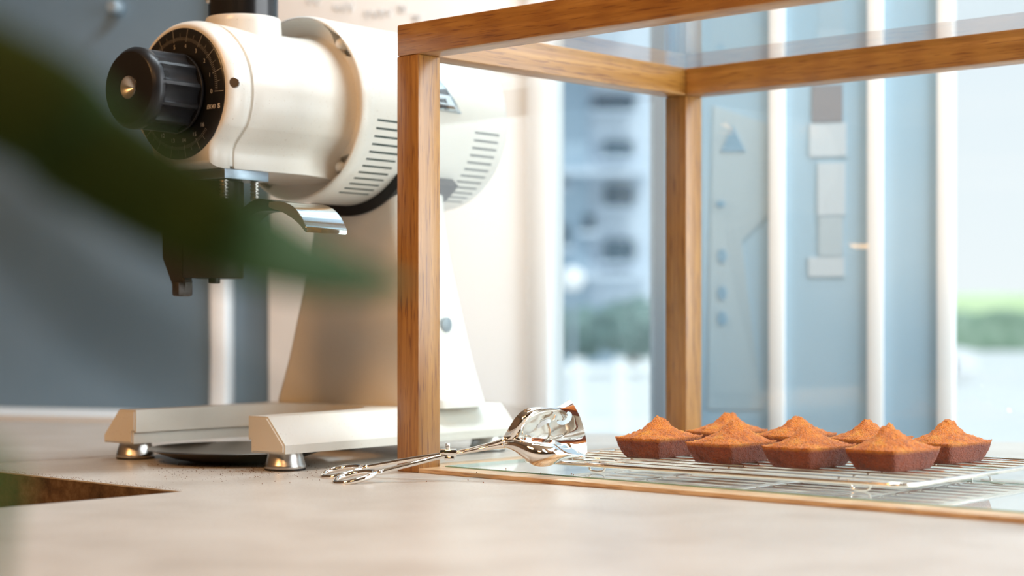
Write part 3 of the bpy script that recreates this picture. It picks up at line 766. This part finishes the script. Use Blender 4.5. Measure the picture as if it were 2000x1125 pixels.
b = BM(); lathe(b, [(.0400, -.0545), (.0405, -.0540), (.0405, -.0520), (.036, -.050), (.036, -.0486)], 'y', 64, (0, 0, ZC)); obj('knob_collar', b, BLACK, knob, smooth=True)
b = BM(); lathe(b, [(.0114, -.1132), (.0112, -.1142), (.0104, -.1142), (.0006, -.1070)], 'y', 40, (0, 0, ZC), cap=False)
obj('centre_cone', b, STEEL, knob, smooth=True, label='bright turned steel centre')
b = BM(); lathe(b, [(.0038, 0), (.0038, .0022)], 'x', 20, (0, 0, 0)); a = R(20)
bmesh.ops.transform(b, matrix=Matrix.Translation((.0345*math.cos(a), -.0945, ZC+.0345*math.sin(a))) @ Matrix.Rotation(-a, 4, 'Y'), verts=b.verts)
obj('grub_screw_hole', b, mat('hole_black', (.001, .001, .001), .9), knob)

# hopper collar and neck
HYc = .0387
b = BM(); lathe(b, [(.0400, .050), (.0402, .066), (.0396, .076), (.0392, .080), (.0390, .0850), (.0380, .0866), (.030, .0866)], 'z', 64, (0, HYc, ZC)); obj('hopper_collar', b, CREAM, gr, smooth=True)
b = BM(); lathe(b, [(.0364, .0860), (.0364, .17), (.0364, .24), (.034, .24), (.034, .0870)], 'z', 64, (0, HYc, ZC))
hp = obj('hopper_neck', b, BLACKP, gr, smooth=True)
b = BM(); a = R(-55+180-180); 
for ang in (-118,):
    x, y = .0366*math.cos(R(ang)), .0366*math.sin(R(ang)); bmesh.ops.create_uvsphere(b, u_segments=20, v_segments=12, radius=.0036, matrix=Matrix.Translation((x, HYc+y, ZC+.104)))
obj('neck_screw', b, STEEL, hp, smooth='all')

# motor drum with rim, pockets, bolts, vents, badge
b = BM(); lathe(b, [(.060, .126), (.0800, .1260), (.0880, .1245), (.0930, .1205), (.0952, .1160), (.0966, .1148), (.0985, .1152), (.1000, .1175), (.1006, .1215), (.1006, .1295), (.1002, .1303), (.1000, .1309), (.1000, .350), (.0985, .358), (.0940, .3635), (.085, .366), (.02, .367)], 'y', 128, (0, 0, ZC))
drum = obj('motor_drum', b, CREAM, gr, smooth=True)
cuts = []
for a in (47, -47, 133, -133):
    hb = BM(); ca, sa = math.cos(R(a)), math.sin(R(a)); sg_ = 1 if a > 0 else -1
    P = []
    for (r, s) in ((.076, 0), (.0925, .029), (.0980, .0), (.0925, -.029)): P.append((r*ca-s*sa, ZC+r*sa+s*ca))
    prism(hb, P, 'y', .10, .134); cuts.append(obj('cut', hb, CREAM, gr))
bake(drum, cuts)
for p_ in drum.data.polygons: p_.use_smooth = True
drum.data.set_sharp_from_angle(angle=R(35))
for a in (47, -47, 133, -133):
    b = BM(); x, z = .0895*math.cos(R(a)), .0895*math.sin(R(a))
    lathe(b, [(.0058, .134), (.0058, .122), (.0050, .1185), (.0030, .1165), (.0008, .116)], 'y', 24, (x, 0, ZC+z)); obj('flange_bolt', b, CREAM, drum, smooth=True, label='cream painted bolt')
def onDrum(r, ang, y): return (r*math.cos(ang), y, ZC+r*math.sin(ang))
for (y0, y1) in ((.138, .184), (.300, .343)):
    for k in range(12):
        a = R(-9.4-5*k); b = BM(); w = R(.62)
        vs = [[b.verts.new(onDrum(r, a+s*w, y)) for y in (y0, y1)] for r, s in ((.0985, -1), (.10025, -1), (.10025, 1), (.0985, 1))]
        for i in range(4): b.faces.new((vs[i][0], vs[i][1], vs[(i+1) % 4][1], vs[(i+1) % 4][0]))
        b.faces.new([v[0] for v in vs]); b.faces.new([v[1] for v in vs][::-1]); bmesh.ops.recalc_face_normals(b, faces=b.faces[:])
        obj('vent_slot', b, VENT, drum)
# triangular chrome badge
b = BM(); N_ = 10; yc, hw = .240, .033
rows_ = []
for i in range(N_+1):
    t = i/N_; a = t*.40+.02; half = hw*(1-t)+.0004
    rows_.append([onDrum(.1018-(.0006 if False else 0), a, yc-half+2*half*k/8) for k in range(9)])
V = [[b.verts.new(p) for p in r] for r in rows_]
for i in range(N_):
    for k in range(8): b.faces.new((V[i][k], V[i][k+1], V[i+1][k+1], V[i+1][k]))
bmesh.ops.recalc_face_normals(b, faces=b.faces[:])
badge = obj('badge', b, PCHROME, drum, smooth='all', label='chrome triangular maker badge')
bake(badge, mods=[('SOLIDIFY', dict(thickness=.0016, offset=-1))])
b = BM()
def wrap(x, y, a0, yy): return onDrum(.10215, a0+y/.1, yy+x)
add_text(b, 'MAHL', .0068, lambda x, y: wrap(x, y, .135, yc), .0002); add_text(b, 'KÖNIG', .0068, lambda x, y: wrap(x, y, .065, yc), .0002)
for (a_, hh) in ((.205, .020),):
    q = [b.verts.new(onDrum(.10215, a_, yc-.010)), b.verts.new(onDrum(.10215, a_, yc+.015)), b.verts.new(onDrum(.10215, a_+.07, yc+.010)), b.verts.new(onDrum(.10215, a_+.05, yc-.004))]
    b.faces.new(q)
obj('badge_lettering', b, mat('badge_dark', (.04, .05, .06), .4), badge)

# black saddle band under the drum
b = BM(); rings = []
for k in range(33):
    a = R(-90-47+94*k/32); rings.append([onDrum(r, a, y) for r, y in ((.0995, .1965), (.1120, .1965), (.1120, .2905), (.0995, .2905))])
loft(b, rings); obj('saddle_band', b, BLACK, gr, smooth=True)
# pedestal
def rrect(x0, x1, y0, y1, r, z, n=5):
    out = []
    for cx, cy, a0 in ((x1-r, y1-r, 0), (x0+r, y1-r, 90), (x0+r, y0+r, 180), (x1-r, y0+r, 270)):
        for k in range(n+1): a = R(a0+90*k/n); out.append((cx+r*math.cos(a), cy+r*math.sin(a), z))
    return out
b = BM(); rings = []
for z, hx in ((.0520, .1290), (.060, .1265), (.075, .1205), (.10, .1110), (.138, .0995), (.18, .0870), (.22, .0765), (.2466, .0710), (.268, .0680), (.286, .0670), (.300, .0665)):
    rings.append(rrect(.004-hx, .004+hx, .200, .287, .016, z))
loft(b, rings); ped = obj('pedestal', b, CREAM, gr, smooth=True)
# keep the pedestal out of the drum
b = BM(); lathe(b, [(.1100, .15), (.1100, .33)], 'y', 96, (0, 0, ZC)); cut = obj('cut', b, CREAM, gr); bake(ped, [cut])
for p_ in ped.data.polygons: p_.use_smooth = True
ped.data.set_sharp_from_angle(angle=R(35))
b = BM(); lathe(b, [(.008, 0), (.008, .004), (.006, .005)], 'x', 24, (.004+.098, .243, .142)); obj('side_knob', b, mat('blue_grey_cap', (.12, .18, .22), .3), gr, smooth=True, label='blue-grey round cap on the pedestal side')
# base: two arms joined at the back, chamfered outer edges
b = BM()
def profile(y, xi, sgn):
    P = [(xi, .0533), (.111, .0533), (.1125, .0526), (.1352, .0272), (.1360, .0262), (.1360, .0178), (xi+.004, .0178), (xi+.004, .0300), (xi, .0300)]
    return [(sgn*x, y, z) for x, z in P]
ys = [(-.035, .085), (0, .085), (.06, .084), (.10, .0815), (.13, .076), (.15, .068), (.165, .055), (.175, .035), (.180, .012), (.181, .0)]
for sgn in (1, -1):
    loft(b, [profile(y, xi, sgn) for y, xi in ys])
    loft(b, [profile(y, 0.0, sgn) for y in (.181, .33)])
bmesh.ops.bevel(b, geom=[e for e in b.edges if e.is_manifold and e.calc_face_angle(0) > R(50) and all(abs(v.co.y+.035) < .001 for v in e.verts)], offset=.0018, segments=2, affect='EDGES')
base = obj('base', b, CREAM, gr, smooth=True)
for (x, y) in ((.112, -.010), (-.114, -.010), (.112, .305), (-.112, .305)):
    b = BM(); lathe(b, [(.0195, .0008), (.0203, .0022), (.0203, .0050), (.0198, .0058), (.0170, .0158), (.0168, .0180)], 'z', 48, (x, y, 0))
    ft = obj('foot', b, STEEL, gr, smooth=True)
    b = BM(); lathe(b, [(.0198, 0), (.0202, .0008), (.0202, .0026)], 'z', 48, (x, y, 0)); obj('rubber_ring', b, RUBBER, ft, smooth=True)
# outlet: mounting plate, tube, bolts, bag clamp, lever with chrome paddle
b = BM(); box(b, -.050, .050, -.0330, .0275, .2885, .2985, .0008); obj('mounting_plate', b, mat('blued_steel_plate', (.30, .36, .42), .3, .9), gr, smooth=True)
b = BM(); lathe(b, [(.0260, .2885), (.0260, .1925), (.0252, .1905), (.012, .1905)], 'z', 48, (.002, .002, 0))
box(b, -.024, .004, -.024, .028, .1905, .2885, .002); obj('outlet_tube', b, DARKSTEEL, gr, smooth=True)
b = BM(); lathe(b, [(.0060, .1915), (.0060, .1860), (.0050, .1850)], 'z', 20, (.004, -.005, 0)); obj('outlet_stud', b, DARKSTEEL, gr, smooth=True)
for (x, y) in ((.043, -.028), (.043, .0140), (-.040, -.028)):
    b = BM(); prof = [(.0012, .2885)]
    for k in range(5): z = .2885-.0036*k; prof += [(.0034, z-.0002), (.0046, z-.0010), (.0046, z-.0022), (.0034, z-.0030)]
    prof += [(.0046, .2700), (.0046, .2690), (.0025, .2680)]
    lathe(b, prof, 'z', 20, (x, y, 0)); obj('threaded_bolt', b, STEEL, gr, smooth=True)
b = BM(); prism(b, [(-.056, .2885), (-.022, .2885), (-.022, .1900), (-.020, .188), (-.022, .176), (-.034, .172), (-.055, .212), (-.055, .245)], 'y', -.024, -.012); bmesh.ops.bevel(b, geom=b.edges[:], offset=.0012, segments=2, affect='EDGES')
bc = obj('bag_clamp', b, DARKSTEEL, gr, smooth=True)
b = BM(); lathe(b, [(.009, -.034), (.0105, -.030), (.0105, -.024), (.004, -.024)], 'y', 24, (-.047, 0, .250)); obj('clamp_knob', b, RUBBER, bc, smooth=True)
b = BM(); box(b, -.034, -.022, -.030, -.010, .1715, .187, .003); obj('clamp_tip', b, DARKSTEEL, bc, smooth=True)
# lever
LY = .003
cl = smoothpath([(.020, 0, .2360), (.045, 0, .2500), (.066, 0, .2610), (.090, 0, .2610), (.118, 0, .2575)], 6); rings = []
for k, p in enumerate(cl):
    t = k/(len(cl)-1); hw_ = .010+.012*max(0, (t-.5)*2)**1.5; th_ = .0100-.0062*t
    rings.append([(p.x, LY-hw_, p.z-th_), (p.x, LY+hw_, p.z-th_), (p.x, LY+hw_, p.z+th_), (p.x, LY-hw_, p.z+th_)])
b = BM(); loft(b, rings); lever = obj('lever', b, DARKSTEEL, gr, smooth=True)
cl = smoothpath([(.104, 0, .2612), (.122, 0, .2592), (.137, 0, .2535), (.148, 0, .2450), (.1560, 0, .2345)], 6); rings = []
for k, p in enumerate(cl):
    t = k/(len(cl)-1); hw_ = .0285; th_ = .0016+.0026*math.sin(t*PI)**.8
    rings.append([(p.x-.001*0, LY-hw_, p.z-th_*1.8), (p.x, LY+hw_, p.z-th_*1.8), (p.x+.0006, LY+hw_, p.z+th_), (p.x+.0006, LY-hw_, p.z+th_)])
b = BM(); loft(b, rings); bmesh.ops.bevel(b, geom=[e for e in b.edges if e.calc_face_angle(0) > R(50)], offset=.0006, segments=2, affect='EDGES'); obj('paddle', b, PCHROME, lever, smooth=True, label='curved chrome paddle')

# ============================================================ DRIP DISH under the grinder
bm = BM(); lathe(bm, [(.030, 0), (.045, .0004), (.068, .0045), (.092, .0130), (.0945, .0136), (.093, .0146), (.068, .0062), (.045, .0024), (.001, .0022)], 'z', 96, (0, 0, 0))
dish = obj('metal_dish', bm, DULLSTEEL, smooth=True); dish.location = (-.285, 1.840, 0)
tag(dish, 'shallow dark metal dish lying on the counter between the grinder feet', 'dish')

# ============================================================ PLANT close to the lens
pl = thing('potted_plant', 'long-leaved green plant blurred in the left foreground', 'plant', (-.40, .50, 0))
PO = Vector((-.40, .50, 0))
b = BM(); lathe(b, [(.045, 0), (.050, .004), (.060, .10), (.064, .10), (.064, .112), (.057, .112), (.055, .095), (.001, .094)], 'z', 48); obj('pot', b, mat('terracotta', (.45, .20, .10), .8), pl, smooth=True)
b = BM(); lathe(b, [(.001, .088), (.056, .0945), (.001, .098)], 'z', 32, cap=False); obj('soil', b, mat('soil', (.03, .02, .012), 1), pl)
def blade_leaf(pts, widths, m, tilt=(0, 0, 1), crease=.15):
    P = smoothpath([Vector(p)-PO for p in pts], 8); n_ = len(P); b = BM(); rows_ = []; th = .0004
    for k, p in enumerate(P):
        t = k/(n_-1)*(len(widths)-1); i = min(int(t), len(widths)-2); w_ = widths[i]*(1-(t-i))+widths[i+1]*(t-i)
        d = (P[min(k+1, n_-1)]-P[max(k-1, 0)]).normalized(); s = d.cross(Vector((0, 1, 0))).normalized(); nn = s.cross(d)
        row = []
        for q in (-1, -.6, -.2, 0, .2, .6, 1): row.append(p+s*w_*q+nn*(abs(q)*w_*crease))
        for q in (1, .6, .2, 0, -.2, -.6, -1): row.append(p+s*w_*q+nn*(abs(q)*w_*crease+th))
        rows_.append(row)
    loft(b, rows_); return obj('leaf', b, m, pl, smooth='all')
L1 = .42
blade_leaf([(-.40, .50, .10), (-.33, .47, .205), (-.22, .44, .245), at(0, 178, L1), at(160, 292, L1), at(320, 390, L1), at(480, 470, L1), at(640, 530, L1+.02), at(800, 560, L1+.04)],
           [.003, .010, .0135, .0152, .0140, .0128, .0108, .0070, .0010], LEAF)
L2 = .24
blade_leaf([(-.40, .50, .10), (-.28, .40, .20), (-.15, .30, .185), at(-60, 400, L2), at(120, 560, L2), at(300, 690, L2), at(480, 800, L2), at(560, 850, L2)],
           [.0015, .002, .0024, .0026, .0025, .0021, .0014, .0004], LEAF2)
blade_leaf([(-.40, .50, .10), (-.22, .42, .16), (-.14, .36, .13), at(-22, 900, .36), at(-12, 1000, .36), at(-16, 1100, .36), at(-30, 1250, .36)],
           [.002, .004, .004, .0026, .0028, .0026, .002, .0006], LEAF3)
blade_leaf([(-.40, .50, .10), (-.46, .55, .25), (-.55, .60, .30), (-.66, .64, .24)], [.002, .012, .010, .001], LEAF)
blade_leaf([(-.40, .50, .10), (-.42, .44, .24), (-.45, .34, .30), (-.46, .24, .26)], [.002, .012, .010, .001], LEAF)

# ceiling lamps that give the warm light
for (x, y, lb) in ((-1.5, .1, 'round white ceiling lamp over the left of the room'), (-.2, -.9, 'round white ceiling lamp behind the camera')):
    t = thing('ceiling_lamp', lb, 'lamp', (x, y, CE))
    b = BM(); lathe(b, [(.38, 0), (.38, -.10), (.365, -.10), (.365, -.02), (.01, -.02)], 'z', 48); obj('shade', b, FRAMEW, t, smooth=True)
